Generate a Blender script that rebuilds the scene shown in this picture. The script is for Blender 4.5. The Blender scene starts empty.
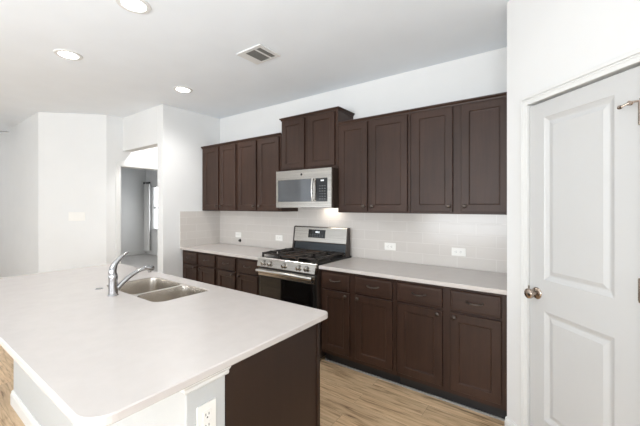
import bpy, bmesh, math, random
from mathutils import Matrix, Vector
random.seed(4)
SC = bpy.context.scene
COL = SC.collection
PI = math.pi

# ------------------------------------------------------------------ camera
cam_d = bpy.data.cameras.new('camera')
cam = bpy.data.objects.new('camera', cam_d)
COL.objects.link(cam)
cam.location = (0, -3.045, 1.45)
cam.rotation_euler = (PI / 2, 0, 0.6277)
cam_d.sensor_width = 36
cam_d.lens = 325.0 / 640 * 36
cam_d.shift_y = -6.9 / 640
cam_d.clip_start = 0.02
SC.camera = cam

# ------------------------------------------------------------------ world, area lamps added as daylight, exposure
w = bpy.data.worlds.new('sky')
SC.world = w
w.use_nodes = True
bg = w.node_tree.nodes['Background']
bg.inputs['Color'].default_value = (0.90, 0.95, 1.0, 1)
bg.inputs['Strength'].default_value = 1.0
SC.view_settings.view_transform = 'Standard'
SC.view_settings.look = 'None'
SC.view_settings.exposure = 0.2
SC.view_settings.gamma = 1.0
SC.view_settings.use_curve_mapping = False


def area(name, loc, target, sx, sy, power, color):
    d = bpy.data.lights.new(name, 'AREA')
    d.shape = 'RECTANGLE'
    d.size, d.size_y = sx, sy
    d.energy = power
    d.color = color
    o = bpy.data.objects.new(name, d)
    COL.objects.link(o)
    o.location = loc
    v = Vector(target) - Vector(loc)
    o.rotation_euler = v.to_track_quat('-Z', 'Y').to_euler()
    return o


DAY = (0.93, 0.97, 1.0)
area('fill_rear', (-5.6, -6.33, 1.22), (-5.6, -4.2, 3.6), 2.6, 1.5, 12, DAY)  # rear lamps added at guessed windows, tilted up to brighten the ceiling
area('fill_rear', (-1.6, -6.33, 1.22), (-1.6, -4.2, 3.8), 2.6, 1.5, 150, DAY)
area('daylight_living', (-9.63, -4.0, 1.35), (-6.5, -4.0, 4.2), 2.6, 2.1, 12, DAY)
area('fill_dining', (.80, -4.55, 1.22), (-1.6, -3.9, 4.2), 2.2, 1.5, 115, DAY)  # added fill from the right for the side wall, through a guessed window
area('daylight_bedroom', (-9.30, 1.98, 1.40), (-9.30, 0, 1.40), 0.9, 1.25, 8, DAY)

# ------------------------------------------------------------------ materials


def srgb(r, g, b):
    f = lambda c: c / 255 / 12.92 if c / 255 <= 0.04045 else ((c / 255 + 0.055) / 1.055) ** 2.4
    return (f(r), f(g), f(b), 1)


def new_mat(name):
    m = bpy.data.materials.new(name)
    m.use_nodes = True
    nt = m.node_tree
    return m, nt, nt.nodes['Principled BSDF']


def node(nt, t, **kw):
    n = nt.nodes.new(t)
    for k, v in kw.items():
        setattr(n, k, v)
    return n


def noisy(name, c1, c2, scale=(8, 8, 8), detail=4, rough=0.5, metal=0.0, bump=0.0, bump_scale=None, spec=0.5, coat=0.0, ramp=(0.35, 0.65)):
    m, nt, p = new_mat(name)
    tc = node(nt, 'ShaderNodeTexCoord')
    mp = node(nt, 'ShaderNodeMapping')
    mp.inputs['Scale'].default_value = scale
    nz = node(nt, 'ShaderNodeTexNoise')
    nz.inputs['Scale'].default_value = 1
    nz.inputs['Detail'].default_value = detail
    rp = node(nt, 'ShaderNodeValToRGB')
    rp.color_ramp.elements[0].position, rp.color_ramp.elements[1].position = ramp
    rp.color_ramp.elements[0].color = c1
    rp.color_ramp.elements[1].color = c2
    nt.links.new(tc.outputs['Object'], mp.inputs['Vector'])
    nt.links.new(mp.outputs['Vector'], nz.inputs['Vector'])
    nt.links.new(nz.outputs['Fac'], rp.inputs['Fac'])
    nt.links.new(rp.outputs['Color'], p.inputs['Base Color'])
    p.inputs['Roughness'].default_value = rough
    p.inputs['Metallic'].default_value = metal
    p.inputs['Specular IOR Level'].default_value = spec
    p.inputs['Coat Weight'].default_value = coat
    if bump:
        b = node(nt, 'ShaderNodeBump')
        b.inputs['Strength'].default_value = bump
        b.inputs['Distance'].default_value = 0.002
        if bump_scale:
            n2 = node(nt, 'ShaderNodeTexNoise')
            n2.inputs['Scale'].default_value = bump_scale
            n2.inputs['Detail'].default_value = 3
            nt.links.new(tc.outputs['Object'], n2.inputs['Vector'])
            nt.links.new(n2.outputs['Fac'], b.inputs['Height'])
        else:
            nt.links.new(nz.outputs['Fac'], b.inputs['Height'])
        nt.links.new(b.outputs['Normal'], p.inputs['Normal'])
    return m


def flat3(c, d=0.02):
    return c, (min(1, c[0] * (1 + d)), min(1, c[1] * (1 + d)), min(1, c[2] * (1 + d)), 1)


WALL = noisy('wall_paint', *flat3(srgb(227, 227, 226)), scale=(3, 3, 3), rough=0.75, bump=0.12, bump_scale=160, spec=0.25)
CEIL = noisy('ceiling_paint', *flat3(srgb(238, 243, 248)), scale=(3, 3, 3), rough=0.9, bump=0.12, bump_scale=120, spec=0.15)
DOOR = noisy('door_paint', *flat3(srgb(199, 199, 198)), scale=(2, 2, 2), rough=0.35, spec=0.45)
TRIM = noisy('trim_paint', *flat3(srgb(224, 224, 222)), scale=(2, 2, 2), rough=0.35, spec=0.45)
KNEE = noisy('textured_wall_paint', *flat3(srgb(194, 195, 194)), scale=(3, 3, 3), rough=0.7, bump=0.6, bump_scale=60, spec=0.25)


def wood(name, dark, light, sc, rough=0.45, coat=0.0):
    m, nt, p = new_mat(name)
    tc = node(nt, 'ShaderNodeTexCoord')
    mp = node(nt, 'ShaderNodeMapping')
    mp.inputs['Scale'].default_value = sc
    n1 = node(nt, 'ShaderNodeTexNoise')
    n1.inputs['Scale'].default_value = 1
    n1.inputs['Detail'].default_value = 6
    n1.inputs['Roughness'].default_value = 0.6
    n2 = node(nt, 'ShaderNodeTexNoise')
    n2.inputs['Scale'].default_value = 2.2
    n2.inputs['Detail'].default_value = 3
    mx = node(nt, 'ShaderNodeMix', data_type='FLOAT')
    mx.inputs[0].default_value = 0.5
    rp = node(nt, 'ShaderNodeValToRGB')
    rp.color_ramp.elements[0].position, rp.color_ramp.elements[1].position = 0.36, 0.64
    rp.color_ramp.elements[0].color = dark
    rp.color_ramp.elements[1].color = light
    L = nt.links.new
    L(tc.outputs['Object'], mp.inputs['Vector'])
    L(mp.outputs['Vector'], n1.inputs['Vector'])
    L(tc.outputs['Object'], n2.inputs['Vector'])
    L(n1.outputs['Fac'], mx.inputs[2])
    L(n2.outputs['Fac'], mx.inputs[3])
    L(mx.outputs[0], rp.inputs['Fac'])
    L(rp.outputs['Color'], p.inputs['Base Color'])
    p.inputs['Roughness'].default_value = rough
    p.inputs['Coat Weight'].default_value = coat
    p.inputs['Specular IOR Level'].default_value = 0.35
    b = node(nt, 'ShaderNodeBump')
    b.inputs['Strength'].default_value = 0.08
    b.inputs['Distance'].default_value = 0.001
    L(n1.outputs['Fac'], b.inputs['Height'])
    L(b.outputs['Normal'], p.inputs['Normal'])
    return m


WD, WL = srgb(47, 30, 21), srgb(63, 42, 32)
WOOD = wood('dark_stained_maple', WD, WL, (40, 40, 2.5))
WOODH = wood('dark_stained_maple_horizontal', WD, WL, (2.5, 40, 40))
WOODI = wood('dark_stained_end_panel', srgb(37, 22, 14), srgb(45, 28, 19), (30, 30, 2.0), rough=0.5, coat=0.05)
TOE = noisy('toe_kick_vinyl', *flat3(srgb(26, 27, 30), .2), scale=(6, 6, 6), rough=0.45)
STRIP = noisy('grey_shoe_strip', *flat3(srgb(160, 158, 155)), scale=(5, 5, 5), rough=0.5)
QUARTZ = noisy('white_quartz', srgb(199, 192, 187), srgb(202, 195, 190), scale=(14, 14, 14), detail=3, rough=0.24, spec=0.4)
STEEL = noisy('brushed_stainless', srgb(186, 182, 176), srgb(205, 201, 195), scale=(1.5, 60, 160), detail=2, rough=0.26, metal=1.0)
STEELV = noisy('brushed_stainless_vertical', srgb(190, 187, 182), srgb(206, 203, 198), scale=(160, 60, 1.5), detail=2, rough=0.22, metal=1.0)
SINKM = noisy('satin_sink_steel', srgb(214, 208, 200), srgb(220, 214, 206), scale=(2, 30, 30), detail=2, rough=0.27, metal=1.0)
CHROME = noisy('chrome', srgb(178, 178, 180), srgb(188, 188, 190), scale=(2, 2, 2), rough=0.10, metal=1.0)
BRONZE = noisy('dark_bronze', srgb(84, 76, 72), srgb(98, 90, 84), scale=(30, 30, 30), rough=0.32, metal=1.0)
NICKEL = noisy('satin_nickel', srgb(170, 156, 144), srgb(186, 172, 160), scale=(20, 20, 20), rough=0.22, metal=1.0)
BLACKG = noisy('black_glass', srgb(14, 13, 13), srgb(18, 17, 17), scale=(3, 3, 3), rough=0.05, spec=0.6)
MWGLASS = noisy('smoked_glass', srgb(72, 75, 79), srgb(80, 83, 87), scale=(3, 3, 3), rough=0.05, spec=0.8, coat=1.0)
BLACK = noisy('black_enamel', srgb(22, 20, 19), srgb(30, 28, 26), scale=(12, 12, 12), rough=0.3)
RISER = noisy('dark_polished_steel', srgb(70, 74, 78), srgb(84, 88, 92), scale=(2, 60, 60), rough=0.22, metal=1.0)
IRON = noisy('cast_iron', srgb(30, 25, 22), srgb(46, 38, 33), scale=(80, 80, 80), rough=0.5, bump=0.3, bump_scale=300)
GRIDDLE = noisy('seasoned_griddle', srgb(74, 55, 42), srgb(100, 78, 60), scale=(10, 10, 10), rough=0.4, metal=0.3)
DARKBODY = noisy('dark_appliance_side', srgb(52, 42, 36), srgb(60, 49, 42), scale=(5, 5, 5), rough=0.45)
PLASTIC = noisy('white_plastic', *flat3(srgb(236, 234, 229)), scale=(5, 5, 5), rough=0.35)
GREY = noisy('grey_marking', *flat3(srgb(92, 94, 96)), scale=(5, 5, 5), rough=0.5)
SLOT = noisy('dark_slot', *flat3(srgb(40, 38, 36)), scale=(5, 5, 5), rough=0.6)
LOUVER = noisy('vent_louver', *flat3(srgb(120, 119, 115)), scale=(5, 5, 5), rough=0.5)
DUCT = noisy('vent_duct', *flat3(srgb(70, 68, 64)), scale=(5, 5, 5), rough=0.8)
CARPET = noisy('grey_carpet', srgb(150, 148, 146), srgb(184, 182, 180), scale=(60, 60, 60), rough=0.95, bump=0.8, bump_scale=220, spec=0.1)
CURTAIN = noisy('sheer_white_curtain', *flat3(srgb(232, 232, 230)), scale=(40, 40, 3), rough=0.9, spec=0.1)
RUBBER = noisy('white_rubber', *flat3(srgb(220, 220, 216)), scale=(5, 5, 5), rough=0.6)
FANM = noisy('grey_fan_blade', srgb(146, 146, 146), srgb(160, 160, 159), scale=(3, 30, 30), rough=0.5)


def glass_mat():
    m, nt, p = new_mat('window_glass')
    p.inputs['Base Color'].default_value = (1, 1, 1, 1)
    p.inputs['Roughness'].default_value = 0.0
    p.inputs['Transmission Weight'].default_value = 1.0
    p.inputs['IOR'].default_value = 1.02
    return m


GLASS = glass_mat()


def emis(name, col, strength):
    m, nt, p = new_mat(name)
    p.inputs['Base Color'].default_value = (0.9, 0.9, 0.9, 1)
    p.inputs['Emission Color'].default_value = col
    p.inputs['Emission Strength'].default_value = strength
    return m


LAMP = emis('lamp_lens', (1, 0.97, 0.93, 1), 12.0)
LED = emis('display_digits', (0.8, 0.9, 1, 1), 0.45)


def tile_mat():
    m, nt, p = new_mat('greige_subway_tile')
    L = nt.links.new
    g = node(nt, 'ShaderNodeNewGeometry')
    tc = node(nt, 'ShaderNodeTexCoord')
    s1 = node(nt, 'ShaderNodeSeparateXYZ')
    s2 = node(nt, 'ShaderNodeSeparateXYZ')
    L(g.outputs['Position'], s1.inputs[0])
    L(g.outputs['True Normal'], s2.inputs[0])
    ab = node(nt, 'ShaderNodeMath', operation='ABSOLUTE')
    L(s2.outputs['X'], ab.inputs[0])
    gt = node(nt, 'ShaderNodeMath', operation='GREATER_THAN')
    L(ab.outputs[0], gt.inputs[0])
    gt.inputs[1].default_value = 0.5
    mx = node(nt, 'ShaderNodeMix', data_type='FLOAT')
    L(gt.outputs[0], mx.inputs[0])
    L(s1.outputs['X'], mx.inputs[2])
    L(s1.outputs['Y'], mx.inputs[3])
    cb = node(nt, 'ShaderNodeCombineXYZ')
    L(mx.outputs[0], cb.inputs[0])
    L(s1.outputs['Z'], cb.inputs[1])
    ad = node(nt, 'ShaderNodeVectorMath', operation='SUBTRACT')
    L(cb.outputs[0], ad.inputs[0])
    ad.inputs[1].default_value = (0.06, 0.905, 0)
    br = node(nt, 'ShaderNodeTexBrick')
    br.inputs['Scale'].default_value = 1
    br.inputs['Brick Width'].default_value = 0.306
    br.inputs['Row Height'].default_value = 0.0985
    br.inputs['Mortar Size'].default_value = 0.0022
    br.inputs['Mortar Smooth'].default_value = 0.15
    br.inputs['Color1'].default_value = srgb(203, 197, 191)
    br.inputs['Color2'].default_value = srgb(206, 200, 194)
    br.inputs['Mortar'].default_value = srgb(217, 212, 207)
    L(ad.outputs[0], br.inputs['Vector'])
    L(br.outputs['Color'], p.inputs['Base Color'])
    p.inputs['Roughness'].default_value = 0.18
    b = node(nt, 'ShaderNodeBump', invert=True)
    b.inputs['Strength'].default_value = 0.2
    b.inputs['Distance'].default_value = 0.002
    L(br.outputs['Fac'], b.inputs['Height'])
    L(b.outputs['Normal'], p.inputs['Normal'])
    return m


TILE = tile_mat()


def floor_mat():
    m, nt, p = new_mat('oak_vinyl_plank')
    L = nt.links.new
    tc = node(nt, 'ShaderNodeTexCoord')
    br = node(nt, 'ShaderNodeTexBrick')
    br.offset = 0.37
    br.inputs['Scale'].default_value = 1
    br.inputs['Brick Width'].default_value = 1.22
    br.inputs['Row Height'].default_value = 0.152
    br.inputs['Mortar Size'].default_value = 0.0007
    br.inputs['Color1'].default_value = (0, 0, 0, 1)
    br.inputs['Color2'].default_value = (1, 1, 1, 1)
    br.inputs['Mortar'].default_value = (0.0, 0.0, 0.0, 1)
    L(tc.outputs['Object'], br.inputs['Vector'])
    mp = node(nt, 'ShaderNodeMapping')
    mp.inputs['Scale'].default_value = (3.6, 38, 1)
    L(tc.outputs['Object'], mp.inputs['Vector'])
    # shift the grain from plank to plank
    va = node(nt, 'ShaderNodeVectorMath', operation='MULTIPLY_ADD')
    L(br.outputs['Color'], va.inputs[0])
    va.inputs[1].default_value = (7, 13, 5)
    L(mp.outputs['Vector'], va.inputs[2])
    nz = node(nt, 'ShaderNodeTexNoise')
    nz.inputs['Scale'].default_value = 1
    nz.inputs['Detail'].default_value = 7
    nz.inputs['Roughness'].default_value = 0.62
    nz.inputs['Distortion'].default_value = 0.6
    L(va.outputs[0], nz.inputs['Vector'])
    rp = node(nt, 'ShaderNodeValToRGB')
    e = rp.color_ramp.elements
    e[0].position, e[0].color = 0.31, srgb(124, 94, 66)
    e[1].position, e[1].color = 0.66, srgb(230, 201, 165)
    k = e.new(0.48)
    k.color = srgb(207, 176, 139)
    L(nz.outputs['Fac'], rp.inputs['Fac'])
    hs = node(nt, 'ShaderNodeHueSaturation')
    mr = node(nt, 'ShaderNodeMapRange')
    mr.inputs[3].default_value, mr.inputs[4].default_value = 0.86, 1.08
    L(br.outputs['Color'], mr.inputs[0])
    L(mr.outputs[0], hs.inputs['Value'])
    L(rp.outputs['Color'], hs.inputs['Color'])
    mm = node(nt, 'ShaderNodeMix', data_type='RGBA')
    L(br.outputs['Fac'], mm.inputs[0])
    L(hs.outputs['Color'], mm.inputs[6])
    mm.inputs[7].default_value = srgb(116, 92, 70)
    L(mm.outputs[2], p.inputs['Base Color'])
    p.inputs['Roughness'].default_value = 0.36
    b = node(nt, 'ShaderNodeBump')
    b.inputs['Strength'].default_value = 0.1
    b.inputs['Distance'].default_value = 0.002
    L(nz.outputs['Fac'], b.inputs['Height'])
    L(b.outputs['Normal'], p.inputs['Normal'])
    return m


FLOOR = floor_mat()

# ------------------------------------------------------------------ mesh helpers


def V(*a):
    return Vector(a)


def box(bm, x0, x1, y0, y1, z0, z1, bev=0.0, f=None):
    P = [(x0, y0, z0), (x1, y0, z0), (x1, y1, z0), (x0, y1, z0), (x0, y0, z1), (x1, y0, z1), (x1, y1, z1), (x0, y1, z1)]
    v = [bm.verts.new(f(*p) if f else p) for p in P]
    fs = [bm.faces.new([v[i] for i in q]) for q in ((3, 2, 1, 0), (4, 5, 6, 7), (0, 1, 5, 4), (1, 2, 6, 5), (2, 3, 7, 6), (3, 0, 4, 7))]
    if bev:
        es = list({e for q in fs for e in q.edges})
        bmesh.ops.bevel(bm, geom=es, offset=bev, segments=2, affect='EDGES', profile=0.6)


def frame_of(d):
    d = d.normalized()
    a = Vector((0, 0, 1)) if abs(d.z) < 0.9 else Vector((1, 0, 0))
    u = d.cross(a).normalized()
    return u, d.cross(u).normalized()


def tube(bm, pts, rad, seg=16, caps=True, flat=1.0):
    pts = [Vector(p) for p in pts]
    if not hasattr(rad, '__len__'):
        rad = [rad] * len(pts)
    rings = []
    u = None
    for i, p in enumerate(pts):
        d = (pts[min(i + 1, len(pts) - 1)] - pts[max(i - 1, 0)]).normalized()
        if u is None:
            u, vv = frame_of(d)
        else:
            u = (u - d * u.dot(d)).normalized()
            vv = d.cross(u).normalized()
        rings.append([bm.verts.new(p + u * math.cos(2 * PI * k / seg) * rad[i] + vv * math.sin(2 * PI * k / seg) * rad[i] * flat) for k in range(seg)])
    for a, b in zip(rings, rings[1:]):
        for k in range(seg):
            bm.faces.new((a[k], a[(k + 1) % seg], b[(k + 1) % seg], b[k]))
    if caps:
        bm.faces.new(rings[0][::-1])
        bm.faces.new(rings[-1])


def lathe(bm, prof, origin, axis=(0, 0, 1), seg=28):
    o = Vector(origin)
    d = Vector(axis).normalized()
    u, vv = frame_of(d)
    rings = []
    for r, h in prof:
        if r < 1e-6:
            rings.append([bm.verts.new(o + d * h)])
        else:
            rings.append([bm.verts.new(o + d * h + u * math.cos(2 * PI * k / seg) * r + vv * math.sin(2 * PI * k / seg) * r) for k in range(seg)])
    for a, b in zip(rings, rings[1:]):
        for k in range(seg):
            k2 = (k + 1) % seg
            if len(a) == 1 and len(b) == 1:
                continue
            if len(a) == 1:
                bm.faces.new((a[0], b[k2], b[k]))
            elif len(b) == 1:
                bm.faces.new((a[k], a[k2], b[0]))
            else:
                bm.faces.new((a[k], a[k2], b[k2], b[k]))


def rrect(x0, x1, y0, y1, r, seg=6):
    """corner radii in the order (x1,y1), (x0,y1), (x0,y0), (x1,y0)"""
    if not hasattr(r, '__len__'):
        r = (r,) * 4
    out = []
    for (cx, cy, a0, q) in ((x1, y1, 0, r[0]), (x0, y1, 90, r[1]), (x0, y0, 180, r[2]), (x1, y0, 270, r[3])):
        sx = -1 if cx == x1 else 1
        sy = -1 if cy == y1 else 1
        for k in range(seg + 1):
            a = math.radians(a0 + 90 * k / seg)
            out.append((cx + sx * q + q * math.cos(a), cy + sy * q + q * math.sin(a)))
    return out


def prism(bm, poly, z0, z1, f=None):
    g = f or (lambda x, y, z: (x, y, z))
    a = [bm.verts.new(g(x, y, z0)) for x, y in poly]
    b = [bm.verts.new(g(x, y, z1)) for x, y in poly]
    n = len(poly)
    bm.faces.new(a[::-1])
    bm.faces.new(b)
    for k in range(n):
        bm.faces.new((a[k], a[(k + 1) % n], b[(k + 1) % n], b[k]))


def loft(bm, loops, cap_end=True, cap_start=False):
    R = [[bm.verts.new(p) for p in l] for l in loops]
    n = len(R[0])
    for a, b in zip(R, R[1:]):
        for k in range(n):
            bm.faces.new((a[k], a[(k + 1) % n], b[(k + 1) % n], b[k]))
    if cap_end:
        bm.faces.new(R[-1])
    if cap_start:
        bm.faces.new(R[0][::-1])


def slab_holes(bm, outer, holes, z0, z1, ch=0.004):
    """flat slab with cut-outs; the top and bottom outer arrises are eased"""
    def inset(poly, d):
        n = len(poly)
        out = []
        for i in range(n):
            p0, p1, p2 = Vector(poly[i - 1]), Vector(poly[i]), Vector(poly[(i + 1) % n])
            a = (p1 - p0)
            b = (p2 - p1)
            a = a.normalized() if a.length > 1e-9 else b.normalized()
            b = b.normalized() if b.length > 1e-9 else a
            nrm = Vector((-(a.y + b.y), a.x + b.x))
            nrm.normalize()
            out.append((p1.x + nrm.x * d, p1.y + nrm.y * d))
        return out
    loops = [(outer, True)] + [(h, False) for h in holes]
    tops, bots = [], []
    for poly, is_out in loops:
        c = ch if is_out else 0.002
        pin = inset(poly, c if is_out else -c)
        lv = [[(x, y, z1) for x, y in pin], [(x, y, z1 - c) for x, y in poly], [(x, y, z0 + c) for x, y in poly], [(x, y, z0) for x, y in pin]]
        R = [[bm.verts.new(p) for p in l] for l in lv]
        n = len(poly)
        for a, b in zip(R, R[1:]):
            for k in range(n):
                bm.faces.new((a[k], b[k], b[(k + 1) % n], a[(k + 1) % n]))
        tops.append(R[0])
        bots.append(R[-1])
    bm.edges.ensure_lookup_table()
    for grp in (tops, bots):
        es = []
        for r in grp:
            for k in range(len(r)):
                es.append(bm.edges.get((r[k], r[(k + 1) % len(r)])))
        bmesh.ops.triangle_fill(bm, use_beauty=True, use_dissolve=False, edges=es)


def panel_slab(bm, W, H, t, opens, rings, f, e=0.003):
    """board with moulded panels. opens: (u0,u1,v0,v1) stacked upwards; rings: (inset, depth)"""
    us = [e, opens[0][0], opens[0][1], W - e]
    vs = [e]
    for o in opens:
        vs += [o[2], o[3]]
    vs.append(H - e)
    G = {}

    def gv(i, j):
        if (i, j) not in G:
            G[i, j] = bm.verts.new(f(us[i], vs[j], 0))
        return G[i, j]
    for i in range(3):
        for j in range(len(vs) - 1):
            if i == 1 and j % 2 == 1:
                prev = [gv(i, j), gv(i + 1, j), gv(i + 1, j + 1), gv(i, j + 1)]
                o = opens[(j - 1) // 2]
                for (ins, dp) in rings:
                    cur = [bm.verts.new(f(u, v, dp)) for u, v in ((o[0] + ins, o[2] + ins), (o[1] - ins, o[2] + ins), (o[1] - ins, o[3] - ins), (o[0] + ins, o[3] - ins))]
                    for k in range(4):
                        bm.faces.new((prev[k], prev[(k + 1) % 4], cur[(k + 1) % 4], cur[k]))
                    prev = cur
                bm.faces.new(prev)
            else:
                bm.faces.new((gv(i, j), gv(i + 1, j), gv(i + 1, j + 1), gv(i, j + 1)))
    # outline of the front, in order
    nv = len(vs) - 1
    ring = [(i, 0) for i in range(4)] + [(3, j) for j in range(1, nv + 1)] + [(i, nv) for i in (2, 1, 0)] + [(0, j) for j in range(nv - 1, 0, -1)]
    front = [G[k] for k in ring]

    def out(u, v):
        return (0 if u == e else W if u == W - e else u, 0 if v == e else H if v == H - e else v)
    uv = [out(us[i], vs[j]) for i, j in ring]
    mid = [bm.verts.new(f(u, v, -e)) for u, v in uv]
    back = [bm.verts.new(f(u, v, -t)) for u, v in uv]
    n = len(ring)
    for a, b in ((front, mid), (mid, back)):
        for k in range(n):
            bm.faces.new((a[k], b[k], b[(k + 1) % n], a[(k + 1) % n]))
    bm.faces.new(back)


def world_loc(o):
    v = Vector((0, 0, 0))
    while o is not None:
        v += Vector(o.location)
        o = o.parent
    return v


def mesh(name, bm, mat, parent=None, smooth=None, origin=None):
    bmesh.ops.recalc_face_normals(bm, faces=bm.faces[:])
    if parent is not None:
        org = world_loc(parent)
        loc = Vector((0, 0, 0))
    else:
        xs = [v.co for v in bm.verts]
        lo = Vector((min(c.x for c in xs), min(c.y for c in xs), min(c.z for c in xs)))
        hi = Vector((max(c.x for c in xs), max(c.y for c in xs), max(c.z for c in xs)))
        org = Vector(origin) if origin else Vector(((lo.x + hi.x) / 2, (lo.y + hi.y) / 2, lo.z))
        loc = org
    for v in bm.verts:
        v.co -= org
    me = bpy.data.meshes.new(name)
    bm.to_mesh(me)
    bm.free()
    me.materials.append(mat)
    o = bpy.data.objects.new(name, me)
    COL.objects.link(o)
    o.location = loc
    o.parent = parent
    if smooth is not None:
        for p in me.polygons:
            p.use_smooth = True
        me.set_sharp_from_angle(angle=math.radians(smooth))
    return o


def B():
    return bmesh.new()


def boxes(name, lst, mat, parent=None, bev=0.0, f=None):
    bm = B()
    for b in lst:
        box(bm, *b, bev=bev, f=f)
    return mesh(name, bm, mat, parent)


def struct(o):
    o['kind'] = 'structure'
    return o


def thing(name, label, cat, loc, group=None):
    o = bpy.data.objects.new(name, None)
    COL.objects.link(o)
    o.location = loc
    o.empty_display_size = 0.1
    return tag(o, label, cat, group)


def tag(o, label, cat, group=None):
    o['label'] = label
    o['category'] = cat
    if group:
        o['group'] = group
    return o


# ------------------------------------------------------------------ room shell
ZC = 2.75
XR, YR, XL = 0.66, -6.2, -9.5
struct(boxes('floor', [(XL - .1, XR + .12, YR - .12, 0.12, -0.08, 0)], FLOOR, f=None))
bpy.data.objects['floor'].data  # plank directions follow the X axis
struct(boxes('floor_bedroom', [(-10.3, -5.24, -1.5, 4.3, -0.06, 0.004)], CARPET))
struct(boxes('floor_hall', [(-5.24, -4.1, 0.12, 3.2, -0.08, 0)], FLOOR))
struct(boxes('ceiling', [(-10.4, XR + .12, YR - .12, 4.4, ZC, ZC + .1)], CEIL))
struct(boxes('wall_kitchen', [(-4.05, XR + .12, 0, .12, 0, ZC)], WALL))
struct(boxes('wall_side', [(-4.185, -4.05, -.87, 3.1, 0, ZC)], WALL, bev=0.004))
struct(boxes('wall_header', [(-5.18, -4.185, -.87, -.75, 2.262, ZC)], WALL))
struct(boxes('wall_hall_end', [(-5.3, -4.05, 3.1, 3.22, 0, ZC)], WALL))
# hall wall with the bedroom doorway, then the diagonal wall, then the living room wall
struct(boxes('wall_hall', [(-5.30, -5.18, -1.085, -.90, 0, ZC), (-5.30, -5.18, -.05, 3.1, 0, ZC), (-5.30, -5.18, -.90, -.05, 2.042, ZC)], WALL))
bm = B()
prism(bm, [(-5.18, -1.085), (-5.79, -1.695), (-5.90, -1.605), (-5.30, -1.035)], 0, ZC)
struct(mesh('wall_diagonal', bm, WALL))
struct(boxes('wall_living', [(XL - .12, -5.79, -1.695, -1.575, 0, ZC)], WALL))
struct(boxes('wall_left', [(XL - .12, XL, -1.67, -2.6, 0, ZC), (XL - .12, XL, -5.4, YR, 0, ZC), (XL - .12, XL, -5.4, -2.6, 0, .25), (XL - .12, XL, -5.4, -2.6, 2.45, ZC)], WALL))
struct(boxes('wall_rear', [(XL - .12, -7.0, YR - .12, YR, 0, ZC), (-4.2, -3.0, YR - .12, YR, 0, ZC), (-.2, XR + .12, YR - .12, YR, 0, ZC),
                           (-7.0, -4.2, YR - .12, YR, 0, .45), (-3.0, -.2, YR - .12, YR, 0, .45), (-7.0, -4.2, YR - .12, YR, 2.45, ZC), (-3.0, -.2, YR - .12, YR, 2.45, ZC)], WALL))
struct(boxes('wall_right', [(XR, XR + .12, YR, -5.7, 0, ZC), (XR, XR + .12, -5.7, -3.4, 0, .45), (XR, XR + .12, -5.7, -3.4, 2.45, ZC), (XR, XR + .12, -3.4, -1.573, 0, ZC), (XR, XR + .12, -1.573, 0, 0, ZC)], WALL))
struct(boxes('wall_bedroom', [(-10.22, -10.10, -1.5, 1.85, 0, ZC)], WALL))
W1 = (-9.74, -8.86, 0.745, 2.05)
struct(boxes('wall_bedroom_window', [(-10.22, W1[0], 1.85, 1.97, 0, ZC), (W1[1], -5.30, 1.85, 1.97, 0, ZC), (W1[0], W1[1], 1.85, 1.97, 0, W1[2]), (W1[0], W1[1], 1.85, 1.97, W1[3], ZC)], WALL))


def window(name, x0, x1, z0, z1, y0, y1):
    """double hung sash window set in a wall that faces -Y"""
    r = bpy.data.objects.new(name, None)
    COL.objects.link(r)
    r.location = ((x0 + x1) / 2, (y0 + y1) / 2, z0)
    struct(r)
    yc = (y0 + y1) / 2
    zm = (z0 + z1) / 2
    boxes('window_frame', [(x0, x0 + .035, yc - .03, yc + .03, z0, z1), (x1 - .035, x1, yc - .03, yc + .03, z0, z1), (x0, x1, yc - .03, yc + .03, z0, z0 + .035), (x0, x1, yc - .03, yc + .03, z1 - .035, z1),
                           (x0, x1, yc - .025, yc + .02, zm - .02, zm + .02)], TRIM, r)
    boxes('window_pane', [(x0 + .03, x1 - .03, yc + .008, yc + .012, z0 + .03, z1 - .03)], GLASS, r)
    boxes('window_sill', [(x0 - .03, x1 + .03, y0 - .03, y0 + .05, z0 - .02, z0)], TRIM, r)
    return r


window('window_1', *W1, 1.85, 1.97)
# guessed windows behind the camera, added to carry daylight: slim frames
for k, (x0, x1) in enumerate(((-7.0, -4.2), (-3.0, -.2))):
    xm = (x0 + x1) / 2
    struct(boxes('window_%d' % (2 + k), [(x0, x0 + .06, YR - .09, YR - .03, .45, 2.45), (x1 - .06, x1, YR - .09, YR - .03, .45, 2.45), (xm - .04, xm + .04, YR - .09, YR - .03, .45, 2.45),
                                         (x0, x1, YR - .09, YR - .03, .45, .52), (x0, x1, YR - .09, YR - .03, 2.38, 2.45), (x0, x1, YR - .09, YR - .03, 1.43, 1.47)], TRIM))
struct(boxes('window_4', [(XL - .09, XL - .03, y, y + .06, .25, 2.45) for y in (-5.4, -4.03, -2.66)] + [(XL - .09, XL - .03, -5.4, -2.6, z, z + .06) for z in (.25, 1.34, 2.39)], TRIM))

struct(boxes('window_5', [(XR + .03, XR + .09, y, y + .06, .45, 2.45) for y in (-5.7, -4.58, -3.46)] + [(XR + .03, XR + .09, -5.7, -3.4, z, z + .06) for z in (.45, 1.43, 2.39)], TRIM))  # guessed window, added so light can come from the right

# pantry: short return wall, then a diagonal wall with the door
PX, PY = -.253, -.66
R2 = 2 ** -.5


def pf(u, v, n):
    """along the diagonal wall, up, out of the wall"""
    return (PX + u * R2 - n * R2, PY - u * R2 - n * R2, v)


def pbox(lo, hi):
    return (lo[0], hi[0], lo[1], hi[1], lo[2], hi[2])


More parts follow.
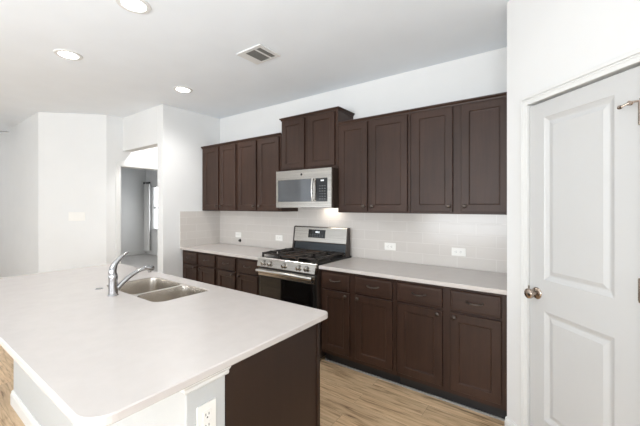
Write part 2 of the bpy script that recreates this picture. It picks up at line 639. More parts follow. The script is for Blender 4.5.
bm = B()
prism(bm, [(PX, 0), (PX, PY), (PX + .09, PY), (PX + .09, 0)], 0, ZC)
struct(mesh('wall_pantry_return', bm, WALL))
SL = 1.29
bm = B()
box(bm, 0, .165, 0, ZC, -.11, 0, f=pf)
box(bm, .769, SL, 0, ZC, -.11, 0, f=pf)
box(bm, .165, .769, 2.048, ZC, -.11, 0, f=pf)
struct(mesh('wall_pantry', bm, WALL))

# pantry door
d1 = bpy.data.objects.new('door_1', None)
COL.objects.link(d1)
d1.location = pf(.467, 0, 0)
struct(d1)
bm = B()
DU0, DU1, DZ0, DZ1 = .1765, .7575, .012, 2.030
DN = -.004
panel_slab(bm, DU1 - DU0, DZ1 - DZ0, .035,
           [(.102, .474, .25, .866 - DZ0), (.102, .474, 1.041 - DZ0, 1.943 - DZ0)],
           [(.006, -.004), (.022, -.011), (.030, -.0115), (.052, -.0035)],
           lambda u, v, n: pf(DU0 + u, DZ0 + v, DN + n))
mesh('door_slab', bm, DOOR, d1)
bm = B()
for (a0, a1, b0, b1) in ((.160, .1735, 0, 2.048), (.7605, .774, 0, 2.048), (.160, .774, 2.042, 2.055)):
    box(bm, a0, a1, b0, b1, -.11, .001, f=pf)
box(bm, .165, .185, 0, 2.045, -.06, -.042, f=pf)
box(bm, .748, .768, 0, 2.045, -.06, -.042, f=pf)
box(bm, .165, .768, 2.022, 2.045, -.06, -.042, f=pf)
mesh('door_jamb', bm, TRIM, d1)
bm = B()
for (a0, a1) in ((.120, .1735), (.7605, .814)):
    s = 1 if a0 < .5 else -1
    e0 = a0 if s == 1 else a1
    for o0, o1, th in ((0, .0535, .010), (0, .020, .017), (.022, .030, .013)):
        x0, x1 = sorted((e0 + s * o0, e0 + s * o1))
        box(bm, x0, x1, 0, 2.0955 - o0 - .0005, 0, th - .0003, bev=.002, f=pf)
for o0, o1, th in ((0, .0535, .010), (0, .020, .017), (.022, .030, .013)):
    box(bm, .120, .814, 2.0955 - o1, 2.0955 - o0, 0, th, bev=.002, f=pf)
mesh('door_casing', bm, TRIM, d1)
NRM = (-R2, -R2, 0)
bm = B()
kp = pf(.232, .955, DN)
lathe(bm, [(0, 0), (.033, 0), (.033, .004), (.028, .009), (.013, .012), (.011, .030), (.016, .034), (.026, .041), (.029, .050), (.027, .060), (.018, .067), (0, .069)], kp, NRM)
kn = mesh('door_knob', bm, NICKEL, d1, smooth=40)
kn['label'] = 'round satin nickel knob'
bm = B()
box(bm, .1685, .1765, .925, .985, -.02, .0025, f=pf)
mesh('strike_plate', bm, NICKEL, d1)
for hz in (.20, 1.105, 1.832):
    bm = B()
    box(bm, .7465, .7625, hz - .045, hz + .045, -.004, .0008, f=pf)
    tube(bm, [pf(.760, hz - .05, .006), pf(.760, hz + .05, .006)], .0065, 12)
    mesh('hinge', bm, NICKEL, d1, smooth=40)
bm = B()
tube(bm, [pf(.760, 1.890, .006), pf(.760, 1.880, .008), pf(.742, 1.880, .028), pf(.716, 1.866, .046)], [.004, .005, .0045, .0045], 10)
lathe(bm, [(0, 0), (.008, .001), (.009, .008), (.007, .012), (0, .013)], pf(.716, 1.866, .044), (Vector(pf(1, 0, 0)) - Vector(pf(0, 0, 0))) * -1, 14)
lathe(bm, [(0, 0), (.010, .001), (.010, .010), (0, .011)], pf(.738, 1.876, .024), NRM, 14)
mesh('hinge_door_stop', bm, NICKEL, d1, smooth=40)

# baseboards
BASEP = [(0, 0), (.014, 0), (.014, .075), (.010, .085), (.010, .094), (.004, .104), (0, .104)]


def baseboard(name, p0, p1, n):
    bm = B()
    p0, p1, n = Vector(p0), Vector(p1), Vector(n).normalized()
    loft(bm, [[(p.x + n.x * a, p.y + n.y * a, b) for a, b in BASEP] for p in (p0, p1)], True, True)
    return struct(mesh(name, bm, TRIM))


baseboard('baseboard_pantry', pf(-.004, 0, 0)[:2], pf(.120, 0, 0)[:2], (-R2, -R2))
baseboard('baseboard_diagonal', (-5.18, -1.085), (-5.79, -1.695), (R2, -R2))
baseboard('baseboard_living', (-5.79, -1.695), (XL, -1.695), (0, -1))
baseboard('baseboard_side', (-4.05, -.87), (-4.05, -.645), (1, 0))
baseboard('baseboard_bedroom', (-10.10, -1.5), (-10.10, 1.85), (1, 0))
baseboard('baseboard_bedroom_window', (-10.10, 1.85), (-5.3, 1.85), (0, -1))
# bedroom doorway casing
struct(boxes('trim_1', [(-5.18, -5.165, -.965, -.900, 0, 2.0395), (-5.18, -5.165, -.05, .015, 0, 2.0395), (-5.18, -5.165, -.965, .015, 2.040, 2.105),
                        (-5.30, -5.178, -.912, -.898, 0, 2.042), (-5.30, -5.178, -.052, -.038, 0, 2.042), (-5.30, -5.178, -.897, -.053, 2.030, 2.044)], TRIM, bev=.002))

# ------------------------------------------------------------------ tile backsplash
bs = struct(boxes('backsplash', [(-4.05, PX, -.010, 0.0, .905, 1.386), (-2.53, -1.76, -.010, 0.0, 1.386, 1.45), (-4.05, -4.040, -.640, -.010, .905, 1.378)], TILE))
tag(bs, 'pale greige subway tile backsplash running behind the range and worktops', 'backsplash')

# ------------------------------------------------------------------ cabinets
FB, FU = -.600, -.305          # face frames of base and wall units
DT = .020


def shaker(name, par, x0, x1, z0, z1, yf, stile=.057, mat=None):
    bm = B()
    Wd, Hd = x1 - x0, z1 - z0
    panel_slab(bm, Wd, Hd, DT, [(stile, Wd - stile, stile, Hd - stile)], [(.003, -.003), (.005, -.0085), (.010, -.0095)],
               lambda u, v, n: (x0 + u, yf - DT - n, z0 + v), e=.0025)
    return mesh(name, bm, mat or WOOD, par)


def knob(par, x, z, yf):
    bm = B()
    lathe(bm, [(0, 0), (.008, 0), (.006, .006), (.0055, .014), (.011, .018), (.0155, .023), (.0155, .028), (.010, .032), (0, .033)], (x, yf - DT, z), (0, -1, 0), 20)
    k = mesh('knob', bm, BRONZE, par, smooth=40)
    k['label'] = 'small round dark bronze knob'


def pull(par, x, z, yf):
    bm = B()
    y = yf - DT
    pts = []
    for k in range(13):
        t = k / 12
        s = t * 2 - 1
        pts.append((x + s * .052, y - .026 * (1 - abs(s) ** 3.0), z + .006 * s * s))
    tube(bm, pts, [.0065 - .0015 * (1 - abs(k - 6) / 6) for k in range(13)], 10)
    for s in (-1, 1):
        lathe(bm, [(.009, 0), (.008, .004), (.005, .006), (0, .0065)], (x + s * .050, y, z + .006), (0, -1, 0), 14)
    k = mesh('pull_handle', bm, BRONZE, par, smooth=50)
    k['label'] = 'arched dark bronze pull handle'


def base_cabinet(x0, x1, cols, label, knobs):
    t = thing('base_cabinet', label, 'cabinet', ((x0 + x1) / 2, -.3, 0), 'base cabinets along the back wall')
    bm = B()
    box(bm, x0, x1, FB, -.012, .105, .8748)
    mesh('cabinet_body', bm, WOOD, t)
    boxes('toe_kick', [(x0, x1, FB + .065, -.012, 0, .105)], TOE, t)
    boxes('shoe_strip', [(x0, x1, FB + .055, FB + .0645, 0, .012)], STRIP, t)
    for (a, b), side in zip(cols, knobs):
        d = shaker('door', t, a, b, .142, .690, FB)
        knob(d, b - .030 if side == 'r' else a + .030, .664, FB)
        bm = B()
        panel_slab(bm, b - a, .145, DT, [(.014, b - a - .014, .014, .131)], [(.004, .0015), (.006, .0015)], lambda u, v, n, a=a: (a + u, FB - DT - n, .708 + v), e=.005)
        dr = mesh('drawer', bm, WOODH, t)
        pull(dr, (a + b) / 2, .780, FB)
    return t


LB = base_cabinet(-4.046, -3.306, [(-3.995, -3.705), (-3.645, -3.335)], 'dark base cabinet at the far left end, against the side wall', 'rl')
base_cabinet(-3.302, -2.531, [(-3.275, -2.960), (-2.905, -2.590)], 'dark base cabinet directly left of the gas range', 'rl')
base_cabinet(-1.759, -1.028, [(-1.738, -1.449), (-1.390, -1.053)], 'dark base cabinet directly right of the gas range', 'rl')
base_cabinet(-1.024, -.256, [(-1.008, -.667), (-.611, -.290)], 'dark base cabinet at the right end, beside the white pantry wall', 'rl')


def crown(par, x0, x1, yf, z, ends):
    """thin stepped cap along the top, returning to the wall where an end is free"""
    bm = B()
    prof = [(0, 0), (.006, 0), (.008, .010), (.020, .022), (.022, .030), (0, .030)]
    path = []
    if ends[0]:
        path.append(((x0, -.005), (-1, 0)))
        path.append(((x0, yf), (-1, -1)))
    else:
        path.append(((x0, yf), (0, -1)))
    if ends[1]:
        path.append(((x1, yf), (1, -1)))
        path.append(((x1, -.005), (1, 0)))
    else:
        path.append(((x1, yf), (0, -1)))
    loft(bm, [[(p[0] + n[0] * a, p[1] + n[1] * a, z + b) for a, b in prof] for p, n in path], True, True)
    mesh('crown', bm, WOODH, par)


def wall_cabinet(x0, x1, z0, z1, doors, dz, label, knobs, ends=(False, False)):
    t = thing('wall_cabinet', label, 'cabinet', ((x0 + x1) / 2, -.15, z0), 'wall cabinets along the back wall')
    bm = B()
    box(bm, x0, x1, FU, 0, z0, z1)
    mesh('cabinet_body', bm, WOOD, t)
    for (a, b), side in zip(doors, knobs):
        d = shaker('door', t, a, b, dz[0], dz[1], FU)
        if side in 'rl':
            knob(d, b - .028 if side == 'r' else a + .030, dz[0] + .045, FU)
    crown(t, x0, x1, FU, z1 - .018, ends)
    return t


ZU0, ZU1, DZU = 1.386, 2.272, (1.404, 2.246)
wall_cabinet(-4.040, -3.292, ZU0, ZU1, [(-3.990, -3.667), (-3.622, -3.310)], DZU, 'tall dark wall cabinet at the far left end of the upper row', 'rl', (True, False))
wall_cabinet(-3.288, -2.532, ZU0, ZU1, [(-3.264, -2.935), (-2.893, -2.560)], DZU, 'tall dark wall cabinet directly left of the microwave', 'rl')
wall_cabinet(-2.528, -1.766, 1.836, 2.430, [(-2.507, -2.187), (-2.128, -1.797)], (1.862, 2.402), 'short dark wall cabinet raised above the microwave', 'nn', (True, True))
wall_cabinet(-1.762, -1.022, ZU0, ZU1, [(-1.742, -1.432), (-1.402, -1.043)], DZU, 'tall dark wall cabinet directly right of the microwave', 'rl')
wall_cabinet(-1.018, -.256, ZU0, ZU1, [(-.994, -.667), (-.604, -.275)], DZU, 'tall dark wall cabinet at the right end, beside the white pantry wall', 'rl')

# worktops
for x0, x1, lab in ((-4.039, -2.531, 'short white quartz worktop left of the gas range'), (-1.759, -.2545, 'white quartz worktop right of the gas range, running to the pantry wall')):
    bm = B()
    slab_holes(bm, [(x0, -.640), (x1, -.640), (x1, -.0105), (x0, -.0105)], [], .875, .905, .003)
    tag(mesh('worktop', bm, QUARTZ), lab, 'worktop', 'worktops along the back wall')

# ------------------------------------------------------------------ gas range
rx0, rx1 = -2.521, -1.775
rc = (rx0 + rx1) / 2
rg = thing('gas_range', 'stainless steel gas range with black grates between the dark base cabinets', 'stove', (rc, -.35, 0))
boxes('range_body', [(rx0, rx1, -.640, -.012, .03, .900)], DARKBODY, rg, bev=.003)
bm = B()
box(bm, rx0, rx1, -.660, -.020, .900, .918, bev=.005)
mesh('cooktop', bm, BLACK, rg)
# sloped front panel with the knobs
bm = B()
prism(bm, [(-.640, .824), (-.684, .824), (-.688, .830), (-.668, .912), (-.660, .919), (-.640, .919)], rx0 - .002, rx1 + .002, f=lambda y, z, x: (x, y, z))
cp = mesh('control_panel', bm, STEEL, rg)
sl = Vector((0, -.082, -.022)).normalized()
for kx in (-2.432, -2.342, -2.150, -1.965, -1.868):
    bm = B()
    c = Vector((kx, -.6775, .871))
    lathe(bm, [(0, 0), (.026, 0), (.026, .005), (.021, .007), (.019, .030), (.016, .034), (0, .034)], c, sl, 22)
    u = Vector((0, 0, 1)) - sl * sl.z
    u.normalize()
    tube(bm, [c + sl * .036 - u * .017, c + sl * .036 + u * .017], .0045, 8)
    k = mesh('control_knob', bm, STEELV, cp, smooth=40)
# oven door
bm = B()
box(bm, rx0 + .004, rx1 - .004, -.668, -.643, .200, .812, bev=.004)
od = mesh('oven_door', bm, BLACK, rg)
bm = B()
box(bm, rx0 + .004, rx1 - .004, -.674, -.667, .735, .806, bev=.002)
mesh('door_top_trim', bm, STEEL, od)
bm = B()
box(bm, rx0 + .030, rx1 - .030, -.672, -.668, .270, .728, bev=.002)
mesh('oven_window', bm, BLACKG, od)
bm = B()
for s in (rx0 + .045, rx1 - .045):
    box(bm, s - .018, s + .018, -.706, -.672, .776, .804, bev=.004)
tube(bm, [(rx0 + .012, -.708, .788), (rx0 + .020, -.708, .788), (rx1 - .020, -.708, .788), (rx1 - .012, -.708, .788)], [.015, .020, .020, .015], 18)
mesh('oven_handle', bm, STEEL, od, smooth=40)
bm = B()
lathe(bm, [(0, 0), (.012, 0), (.012, .002), (0, .0025)], (rx1 - .030, -.674, .752), (0, -1, 0), 20)
bd = mesh('maker_badge', bm, BLACK, od)
bm = B()
box(bm, rx0 + .004, rx1 - .004, -.664, -.639, .060, .190, bev=.004)
mesh('storage_drawer', bm, STEEL, rg)
for s in (rx0 + .05, rx1 - .05):
    for yy in (-.58, -.08):
        bm = B()
        lathe(bm, [(0, 0), (.018, 0), (.018, .005), (.008, .008), (.008, .035), (0, .035)], (s, yy, 0), (0, 0, 1), 14)
        mesh('foot', bm, BLACK, rg)
# backguard
bm = B()
prism(bm, [(-.060, .918), (-.135, .918), (-.118, .945), (-.098, 1.045), (-.060, 1.045)], rx0, rx1, f=lambda y, z, x: (x, y, z))
mesh('backguard_riser', bm, RISER, rg)
bm = B()
prism(bm, [(-.060, 1.040), (-.110, 1.040), (-.112, 1.048), (-.092, 1.205), (-.080, 1.214), (-.060, 1.214)], rx0 + .012, rx1 - .012, f=lambda y, z, x: (x, y, z))
bgd = mesh('backguard', bm, STEEL, rg)
bm = B()
for s in ((rx0 - .001, rx0 + .012), (rx1 - .012, rx1 + .001)):
    bm = B()
    prism(bm, [(-.055, .919), (-.136, .919), (-.116, 1.045), (-.096, 1.207), (-.080, 1.217), (-.055, 1.217)], *s, f=lambda y, z, x: (x, y, z))
    mesh('backguard_end_cap', bm, DARKBODY, rg)


def bgf(u, v, n):
    z = 1.048 + v
    y = -.112 + (z - 1.048) * (.020 / .157)
    return (rc + u, y - n, z)


bm = B()
box(bm, -.150, .082, .045, .136, 0, .004, f=bgf)
ds = mesh('display', bm, BLACKG, bgd)
bm = B()
box(bm, -.048, -.036, .100, .118, .004, .0046, f=bgf)
box(bm, -.030, -.018, .100, .118, .004, .0046, f=bgf)
box(bm, -.008, .004, .100, .118, .004, .0046, f=bgf)
mesh('display_digits', bm, LED, ds)
bm = B()
for r in range(2):
    for c in range(6):
        box(bm, -.130 + c * .034, -.114 + c * .034, .058 + r * .018, .064 + r * .018, .004, .0045, f=bgf)
mesh('touch_keys', bm, GREY, ds)
# grates, burners


def grate(x0, x1, name='grate', plate=False):
    bm = B()
    y0, y1, z0, z1 = -.630, -.150, .946, .964
    b = .016
    for xx in (x0, x1 - b):
        box(bm, xx, xx + b, y0, y1, z0, z1, bev=.003)
    for yy in (y0, (y0 + y1) / 2 - b / 2, y1 - b):
        box(bm, x0, x1, yy, yy + b, z0, z1, bev=.003)
    xm = (x0 + x1) / 2
    if plate:
        for yy in (y0 + .12, y1 - .13):
            box(bm, x0, x1, yy, yy + b * .7, .9535, z1, bev=.003)
    for xx in (x0, x1 - b):
        for yy in (y0, y1 - b, (y0 + y1) / 2):
            box(bm, xx, xx + b, yy, yy + b, .9182, z0)
    if not plate:
        for yy in (y0 + .12, y1 - .12):
            box(bm, x0, xm - .025, yy - b / 2, yy + b / 2, z0, z1 + .006, bev=.003)
            box(bm, xm + .025, x1, yy - b / 2, yy + b / 2, z0, z1 + .006, bev=.003)
        for (a, c) in ((y0, y0 + .095), (y0 + .145, y1 - .145), (y1 - .095, y1)):
            box(bm, xm - b / 2, xm + b / 2, a, c, z0, z1 + .006, bev=.003)
    return mesh(name, bm, IRON, rg)


gw = (rx1 - rx0 - .03) / 3
for k in range(3):
    a = rx0 + .013 + k * (gw + .002)
    g = grate(a, a + gw - .002, plate=(k == 1))
    if k == 1:
        g['label'] = 'middle grate carrying the brown griddle plate'
        bm = B()
        loft(bm, [[(x, y, z) for x, y in rrect(a + .012 + i, a + gw - .014 - i, -.618 + i, -.162 - i, .03)] for i, z in ((0, .938), (0, .951), (.008, .953), (.014, .949))], True, True)
        pl = mesh('griddle_plate', bm, GRIDDLE, g)
        pl['label'] = 'flat brown griddle plate'
    ys = (-.510, -.270) if k != 1 else (-.390,)
    for yy in ys:
        bm = B()
        lathe(bm, [(0, .9182), (.052, .9182), (.052, .922), (.040, .926), (.038, .9305), (.030, .9335), (0, .9345)], (a + gw / 2, yy, 0), (0, 0, 1), 24)
        mesh('burner', bm, IRON, rg, smooth=35)

# ------------------------------------------------------------------ microwave
mw = thing('microwave', 'stainless over-the-range microwave mounted under the short wall cabinet', 'microwave', (rc, -.2, 1.432))
mx0, mx1, my = -2.500, -1.7635, -.400
boxes('microwave_body', [(mx0 + .003, mx1 - .003, my + .002, -.0105, 1.434, 1.829)], DARKBODY, mw, bev=.003)
bm = B()
mz0, mz1 = 1.432, 1.829
fy = my - .028
# stainless door front, left of the key pad, with a window opening
xd = -1.765


def mwf(u, v, n):
    return (mx0 + u, fy - n, mz0 + v)


Wm, Hm = mx1 - mx0, mz1 - mz0
panel_slab(bm, Wm, Hm, .030, [(.030, Wm - .045, .062, .300)], [(.002, -.004)], mwf, e=.004)
mface = mesh('microwave_front', bm, STEEL, mw)
bm = B()
box(bm, .034, .502, .066, .296, -.0038, -.001, f=mwf)
wn = mesh('microwave_window', bm, MWGLASS, mface)
bm = B()
box(bm, .545, Wm - .049, .066, .296, -.0038, -.001, f=mwf)
kpad = mesh('key_pad', bm, BLACKG, mface)
bm = B()
for r in range(6):
    for c in range(3):
        box(bm, .590 + c * .030, .608 + c * .030, .085 + r * .026, .094 + r * .026, -.001, -.0005, f=mwf)
mesh('keys', bm, GREY, kpad)
bm = B()
for q in range(3):
    box(bm, .610 + q * .014, .619 + q * .014, .266, .281, -.001, -.0003, f=mwf)
mesh('display_digits', bm, LED, kpad)
bm = B()
pts = [mwf(.524, .066 + .230 * k / 8, .020 + .014 * math.sin(PI * k / 8)) for k in range(9)]
tube(bm, pts, .0135, 16, flat=0.8)
for vv in (.078, .284):
    tube(bm, [mwf(.524, vv, -.004), mwf(.524, vv, .022)], .011, 12)
mesh('microwave_handle', bm, STEELV, mface, smooth=40)
bm = B()
lathe(bm, [(0, 0), (.0125, 0), (.0125, .0015), (.010, .0018), (0, .0018)], mwf(.362, .347, 0), (0, -1, 0), 24)
bdg = mesh('maker_badge', bm, SLOT, mface)
bm = B()
for k in range(14):
    xx = mx0 + .06 + k * .045
    box(bm, xx, xx + .032, -.30, -.10, 1.431, 1.4345)
mesh('filter_slats', bm, SLOT, mw)
ld = bpy.data.lights.new('cooktop_lamp', 'AREA')
ld.shape = 'RECTANGLE'
ld.size, ld.size_y = .22, .05
ld.energy = .45
ld.color = (1, .90, .78)
lo = bpy.data.objects.new('cooktop_lamp', ld)
COL.objects.link(lo)
lo.parent = mw
lo.location = (.12, .115, -.004)
lo.rotation_euler = (math.radians(12), 0, 0)

# ------------------------------------------------------------------ island
IX0, IX1, IY0, IY1 = -3.415, -.942, -2.735, -1.655
ic = thing('island_cabinet', 'dark stained island cabinet under the big white worktop', 'cabinet', (-2.0, -2.0, 0))
boxes('cabinet_body', [(-3.18, -3.16, -2.28, -1.72, .10, .872), (-1.02, -1.0, -2.28, -1.72, .10, .872), (-3.18, -1.0, -2.28, -2.262, .10, .872), (-3.18, -1.0, -1.738, -1.72, .10, .872), (-3.18, -1.0, -2.28, -1.72, .10, .118)], WOOD, ic)
boxes('toe_kick', [(-3.16, -1.02, -2.26, -1.79, 0, .10)], TOE, ic)
boxes('end_panel', [(-1.0, -.982, -2.281, -1.700, 0, .874)], WOODI, ic, bev=.001)
boxes('end_stile', [(-.982, -.976, -1.722, -1.699, 0, .874)], WOODI, ic, bev=.001)
for k in range(4):
    a = -3.16 + k * .54
    bm = B()
    panel_slab(bm, .50, .735, DT, [(.057, .443, .057, .678)], [(.003, -.003), (.005, -.0085)], lambda u, v, n, a=a: (a + .50 - u, -1.72 + DT + n, .13 + v), e=.0025)
    mesh('door', bm, WOOD, ic)

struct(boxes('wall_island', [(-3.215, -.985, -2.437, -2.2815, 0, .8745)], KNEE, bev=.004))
# moulding under the worktop, around the knee wall
bm = B()
prof = [(0, .832), (.006, .832), (.010, .838), (.010, .848), (.022, .862), (.022, .8745), (0, .8745)]
path = [((-.985, -2.272), (1, 0)), ((-.985, -2.437), (1, -1)), ((-3.215, -2.437), (-1, -1)), ((-3.215, -2.2815), (-1, 0))]
loft(bm, [[(p[0] + n[0] * a, p[1] + n[1] * a, b) for a, b in prof] for p, n in path], True, True)
struct(mesh('trim_2', bm, TRIM))
bm = B()
path = [((-.985, -2.2815), (1, 0)), ((-.985, -2.437), (1, -1)), ((-3.215, -2.437), (-1, -1)), ((-3.215, -2.2815), (-1, 0))]
loft(bm, [[(p[0] + n[0] * a, p[1] + n[1] * a, b) for a, b in BASEP] for p, n in path], True, True)
struct(mesh('baseboard_island', bm, TRIM))

SXL, SXR, SY0, SY1 = -2.520, -1.808, -2.112, -1.752
bm = B()
slab_holes(bm, rrect(IX0, IX1, IY0, IY1, (.035, .05, .05, .075), 8), [rrect(SXL, SXR, SY0, SY1, (.03, .06, .06, .07), 6)[::-1]], .875, .905, .004)
tag(mesh('island_worktop', bm, QUARTZ), 'big white quartz island worktop with rounded corners and a sink cut-out', 'worktop')

# sink
sk = thing('sink', 'double bowl stainless steel sink set under the island worktop', 'sink', ((SXL + SXR) / 2, (SY0 + SY1) / 2, .66))
bowls = [(SXL + .004, -2.112, SY0 + .004, SY1 - .004), (-2.092, SXR - .004, SY0 + .004, SY1 - .004)]
for (x0, x1, y0, y1) in bowls:
    bm = B()
    loops = []
    for ins, z, r in ((-.001, .8995, .06), (.003, .897, .058), (.006, .860, .056), (.010, .730, .055), (.018, .700, .05), (.036, .684, .04), (.06, .680, .03)):
        loops.append([(x, y, z) for x, y in rrect(x0 + ins, x1 - ins, y0 + ins, y1 - ins, r, 6)])
    loft(bm, loops, True, False)
    bw = mesh('bowl', bm, SINKM, sk, smooth=50)
    bm = B()
    lathe(bm, [(.045, .6802), (.043, .6835), (.034, .6825), (.030, .681), (.012, .681), (.010, .6845), (0, .685)], ((x0 + x1) / 2, (y0 + y1) / 2, 0), (0, 0, 1), 24)
    mesh('drain', bm, STEEL, bw, smooth=40)
bm = B()
slab_holes(bm, rrect(SXL + .0005, SXR - .0005, SY0 + .0005, SY1 - .0005, (.03, .06, .06, .07), 6),
           [rrect(x0, x1, y0, y1, .06, 6)[::-1] for (x0, x1, y0, y1) in bowls], .892, .9005, .001)
mesh('sink_rim', bm, SINKM, sk)

# faucet
FX, FY = -2.190, -2.180
fc = thing('faucet', 'chrome single lever kitchen faucet standing on the island worktop beside the sink', 'faucet', (FX, FY, .905))
bm = B()
lathe(bm, [(0, .905), (.030, .905), (.030, .909), (.0255, .914), (.0245, .96), (.0245, 1.005), (.0255, 1.02), (.0235, 1.035), (.015, 1.046), (0, 1.048)], (FX, FY, 0), (0, 0, 1), 28)
mesh('faucet_body', bm, CHROME, fc, smooth=40)
bm = B()
pts = []
for k in range(17):
    t = k / 16
    y = FY + .012 + 0.196 * t
    z = .926 + .116 * math.sin(t * PI * 0.53) ** 0.85
    pts.append((FX + .012 * t, y, z))
tube(bm, pts, [.0165 - .004 * min(1, k / 8) for k in range(17)], 16)
sp = mesh('spout', bm, CHROME, fc, smooth=40)
e = Vector(pts[-1])
bm = B()
d = Vector((.05, .93, -.20)).normalized()
lathe(bm, [(0, -.03), (.0135, -.03), (.0165, -.022), (.018, .0), (.0175, .022), (.014, .032), (0, .033)], e, d, 20)
lathe(bm, [(0, 0), (.010, 0), (.0095, .016), (0, .017)], e + Vector((0, .006, -.014)), (0, .1, -1), 16)
mesh('spray_head', bm, CHROME, sp, smooth=40)
bm = B()
box(bm, -.006, .006, -.030, .006, .0165, .0195, bev=.001, f=lambda a, b, c: tuple(e + Vector((a, b, c))))
mesh('spray_button', bm, BLACK, sp)
bm = B()
lp = [(0, .0, 1.020), (0, -.004, 1.045), (0, .000, 1.072), (0, .014, 1.100), (0, .038, 1.126), (0, .058, 1.144), (0, .080, 1.157), (0, .090, 1.161)]
tube(bm, [(FX + a, FY + b, c) for a, b, c in lp], [.0225, .0225, .020, .016, .0125, .0095, .0075, .004], 18)
mesh('lever_handle', bm, CHROME, fc, smooth=50)
bm = B()
lathe(bm, [(0, 0), (.011, 0), (.011, .012), (.008, .016), (0, .017)], (FX - .023, FY - .004, .955), (-1, .1, .15), 16)
mesh('side_cap', bm, CHROME, fc, smooth=40)
bm = B()
lathe(bm, [(0, .905), (.021, .905), (.021, .908), (.018, .911), (.008, .912), (0, .912)], (-2.43, -2.168, 0), (0, 0, 1), 24)
tag(mesh('sink_hole_cover', bm, CHROME, smooth=40), 'small round chrome hole cover on the worktop behind the faucet', 'cover')

# ------------------------------------------------------------------ outlets, switches, port


def plate(name, label, cat, f, w, h, gang, kind, group=None):
    """f(u, v, n): u along, v up, n out of the wall"""
    t = thing(name, label, cat, f(0, 0, 0), group)
    bm = B()
    box(bm, -w / 2, w / 2, -h / 2, h / 2, 0, .006, bev=.0025, f=f)
    mesh('cover_plate', bm, PLASTIC, t)
    if kind == 'outlet_h' or kind == 'outlet_v':
        for s in (-1, 1):
            a, b = (s * .0195, 0) if kind == 'outlet_h' else (0, s * .0195)
            bm = B()
            box(bm, a - .0165, a + .0165, b - .0145, b + .0145, .006, .0085, bev=.001, f=f)
            r = mesh('receptacle', bm, PLASTIC, t)
            bm = B()
            if kind == 'outlet_h':
                for v0 in (-.0085, .004):
                    box(bm, a - .004, a + .005, v0 + .001, v0 + .0035, .0085, .0089, f=f)
                box(bm, a - .012, a - .008, -.002, .002, .0085, .0089, f=f)
            else:
                for u0 in (-.0075, .005):
                    box(bm, u0, u0 + .0025, b - .002, b + .007, .0085, .0089, f=f)
                box(bm, -.0025, .0025, b - .011, b - .006, .0085, .0089, f=f)
            mesh('slots', bm, SLOT, r)
    else:
        for g in range(gang):
            a = (g - (gang - 1) / 2) * .046
            bm = B()
            box(bm, a - .0165, a + .0165, -.033, .033, .006, .0085, bev=.001, f=f)
            mesh('rocker_switch', bm, PLASTIC, t)
    return t


def bf(x, z):
    return lambda u, v, n: (x + u, -.010 - n, z + v)


OG = 'outlets on the tile backsplash'
for x, lab in ((-3.622, 'white outlet on the tile, furthest left, above the black port'), (-2.842, 'white outlet on the tile just left of the gas range'),
               (-1.337, 'white outlet on the tile just right of the gas range'), (-.692, 'white outlet on the tile nearest the pantry wall')):
    plate('wall_outlet', lab, 'outlet', bf(x, 1.047), .118, .072, 1, 'outlet_h', OG)
plate('wall_outlet', 'white upright outlet on the end of the island wall', 'outlet', lambda u, v, n: (-.985 + n, -2.363 + u, .708 + v), .076, .118, 1, 'outlet_v')
plate('light_switch', 'white wide light switch plate on the diagonal wall', 'light switch',
      lambda u, v, n: (-5.448 + u * R2 + n * R2, -1.353 + u * R2 - n * R2, 1.304 + v), .21, .118, 4, 'switch')
bm = B()
lathe(bm, [(0, 0), (.022, 0), (.022, .004), (.016, .008), (.016, .020), (0, .021)], (-3.586, -.010, .968), (0, -1, 0), 20)
tag(mesh('cable_port', bm, BLACK, smooth=40), 'small round black port on the tile below the furthest left outlet', 'port')

# ------------------------------------------------------------------ ceiling fixtures


def downlight(x, y, label, power):
    t = thing('recessed_light', label, 'ceiling light', (x, y, ZC), 'recessed ceiling lights')
    bm = B()
    lathe(bm, [(.070, -.004), (.074, -.008), (.098, -.006), (.102, -.001), (.102, 0)], (x, y, ZC), (0, 0, 1), 32)
    mesh('trim_ring', bm, TRIM, t, smooth=40)
    bm = B()
    lathe(bm, [(0, -.003), (.072, -.003), (.072, -.001), (0, -.001)], (x, y, ZC), (0, 0, 1), 32)
    mesh('lens', bm, LAMP, t)
    d = bpy.data.lights.new('downlight', 'SPOT')
    d.energy = power
    d.spot_size = math.radians(150)
    d.spot_blend = 0.8
    d.shadow_soft_size = .07
    d.color = (1, .98, .955)
    o = bpy.data.objects.new('downlight', d)
    COL.objects.link(o)
    o.parent = t
    o.location = (0, 0, -.012)
    return t


downlight(-2.200, -2.055, 'bright round recessed light at the top edge, nearest the viewer', 6)
downlight(-3.386, -2.055, 'bright round recessed light leftmost on the ceiling', 6)
downlight(-3.364, -1.009, 'bright round recessed light nearest the far side wall corner', 56)
downlight(-4.680, -.480, 'recessed light in the hall behind the header', 60)
for x, y, lab in ((-1.020, -2.055, 'unseen fill light added over the aisle, nearest the pantry'), (-.6, -4.3, 'unseen fill light added behind the viewer, right'), (-3.4, -4.3, 'unseen fill light added behind the viewer, middle'), (-6.2, -4.3, 'unseen fill light added over the living room'), (-8.0, .2, 'unseen fill light added in the bedroom')):  # guessed lamps out of view, added to even out room and bedroom light
    downlight(x, y, lab, 20 if x == -1.020 else 160 if y > 0 else 4)

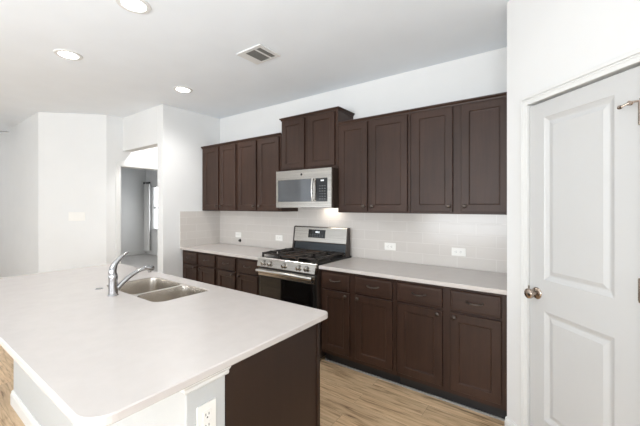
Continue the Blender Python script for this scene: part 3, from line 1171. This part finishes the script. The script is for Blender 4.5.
# supply vent
vt = thing('ceiling_vent', 'white square ceiling vent with dark louvers in two banks', 'vent', (-2.06, -1.10, ZC))
vx0, vx1, vy0, vy1 = -2.205, -1.915, -1.222, -.982
bm = B()
zf = ZC - .010
iy0, iy1 = -1.190, -1.004
parts = [(vx0, vx1, vy0, iy0), (vx0, vx1, iy1, vy1), (vx0, -2.125, iy0, iy1), (-2.016, -1.998, iy0, iy1), (-1.950, vx1, iy0, iy1)]
for a, b, c, dd in parts:
    box(bm, a, b, c, dd, zf, ZC - .0005)
mesh('vent_frame', bm, TRIM, vt)
boxes('vent_throat', [(-2.125, -1.950, iy0, iy1, ZC - .0018, ZC - .0006)], DUCT, vt)
for (a, b, n) in ((-2.125, -2.016, 7), (-1.998, -1.950, 3)):
    for k in range(n):
        x = a + (b - a) * (k + .5) / n
        bm = B()
        prism(bm, [(x - .006, ZC - .009), (x - .0045, ZC - .0095), (x + .006, ZC - .0028), (x + .0045, ZC - .0022)], iy0, iy1, f=lambda p, q, y: (p, y, q))
        mesh('louver', bm, LOUVER, vt)

# living room ceiling fan, only a blade tip reaches into view
fx, fy_ = -6.85, -2.42
fn = thing('ceiling_fan', 'grey bladed ceiling fan at the left edge, one blade tip showing', 'ceiling fan', (fx, fy_, ZC))
bm = B()
lathe(bm, [(0, 0), (.07, 0), (.065, -.03), (.03, -.055), (.013, -.06), (.013, -.14), (.05, -.15), (.10, -.17), (.11, -.22), (.10, -.27), (.06, -.29), (0, -.295)], (fx, fy_, ZC), (0, 0, 1), 28)
mesh('motor', bm, FANM, fn, smooth=40)
for k in range(4):
    a = math.radians(41 + 90 * k)
    ca, sa = math.cos(a), math.sin(a)
    bm = B()
    prism(bm, [(.09, -.03), (.20, -.055), (.70, -.065), (.75, -.045), (.76, 0), (.75, .045), (.70, .065), (.20, .055), (.09, .03)], 0, .008,
          f=lambda p, q, z: (fx + p * ca - q * sa, fy_ + p * sa + q * ca, 2.498 + z + q * .15))
    mesh('blade', bm, FANM, fn)

# ------------------------------------------------------------------ bedroom curtain
bm = B()
n = 60
cx0, cx1 = -10.02, -9.735
front = []
for k in range(n + 1):
    t = k / n
    front.append((cx0 + (cx1 - cx0) * t, 1.775 + .022 * math.sin(t * PI * 11) + .006 * math.sin(t * PI * 23 + 1)))
for z0, z1 in ((.11, 2.112),):
    a = [bm.verts.new((x, y, z0)) for x, y in front]
    b = [bm.verts.new((x, y, z1)) for x, y in front]
    a2 = [bm.verts.new((x, y + .004, z0)) for x, y in front]
    b2 = [bm.verts.new((x, y + .004, z1)) for x, y in front]
    for k in range(n):
        bm.faces.new((a[k], a[k + 1], b[k + 1], b[k]))
        bm.faces.new((a2[k + 1], a2[k], b2[k], b2[k + 1]))
        bm.faces.new((b[k], b[k + 1], b2[k + 1], b2[k]))
        bm.faces.new((a[k + 1], a[k], a2[k], a2[k + 1]))
    for i in (0, n):
        bm.faces.new((a[i], b[i], b2[i], a2[i]))
tag(mesh('curtain', bm, CURTAIN, smooth=60), 'white curtain hanging beside the bedroom window', 'curtain')
cr = thing('curtain_rod', 'dark curtain rod above the bedroom window', 'curtain rod', (-9.3, 1.777, 2.14))
bm = B()
tube(bm, [(-10.05, 1.777, 2.145), (-9.76, 1.777, 2.145)], .012, 12)
mesh('rod', bm, BLACK, cr, smooth=40)
for x in (-10.06, -9.75):
    bm = B()
    lathe(bm, [(0, -.03), (.02, -.022), (.028, 0), (.02, .022), (0, .03)], (x, 1.777, 2.145), (1, 0, 0), 16)
    mesh('finial', bm, BLACK, cr, smooth=60)
for x in (-9.90,):
    boxes('bracket', [(x - .012, x + .012, 1.777, 1.85, 2.125, 2.165)], BLACK, cr)
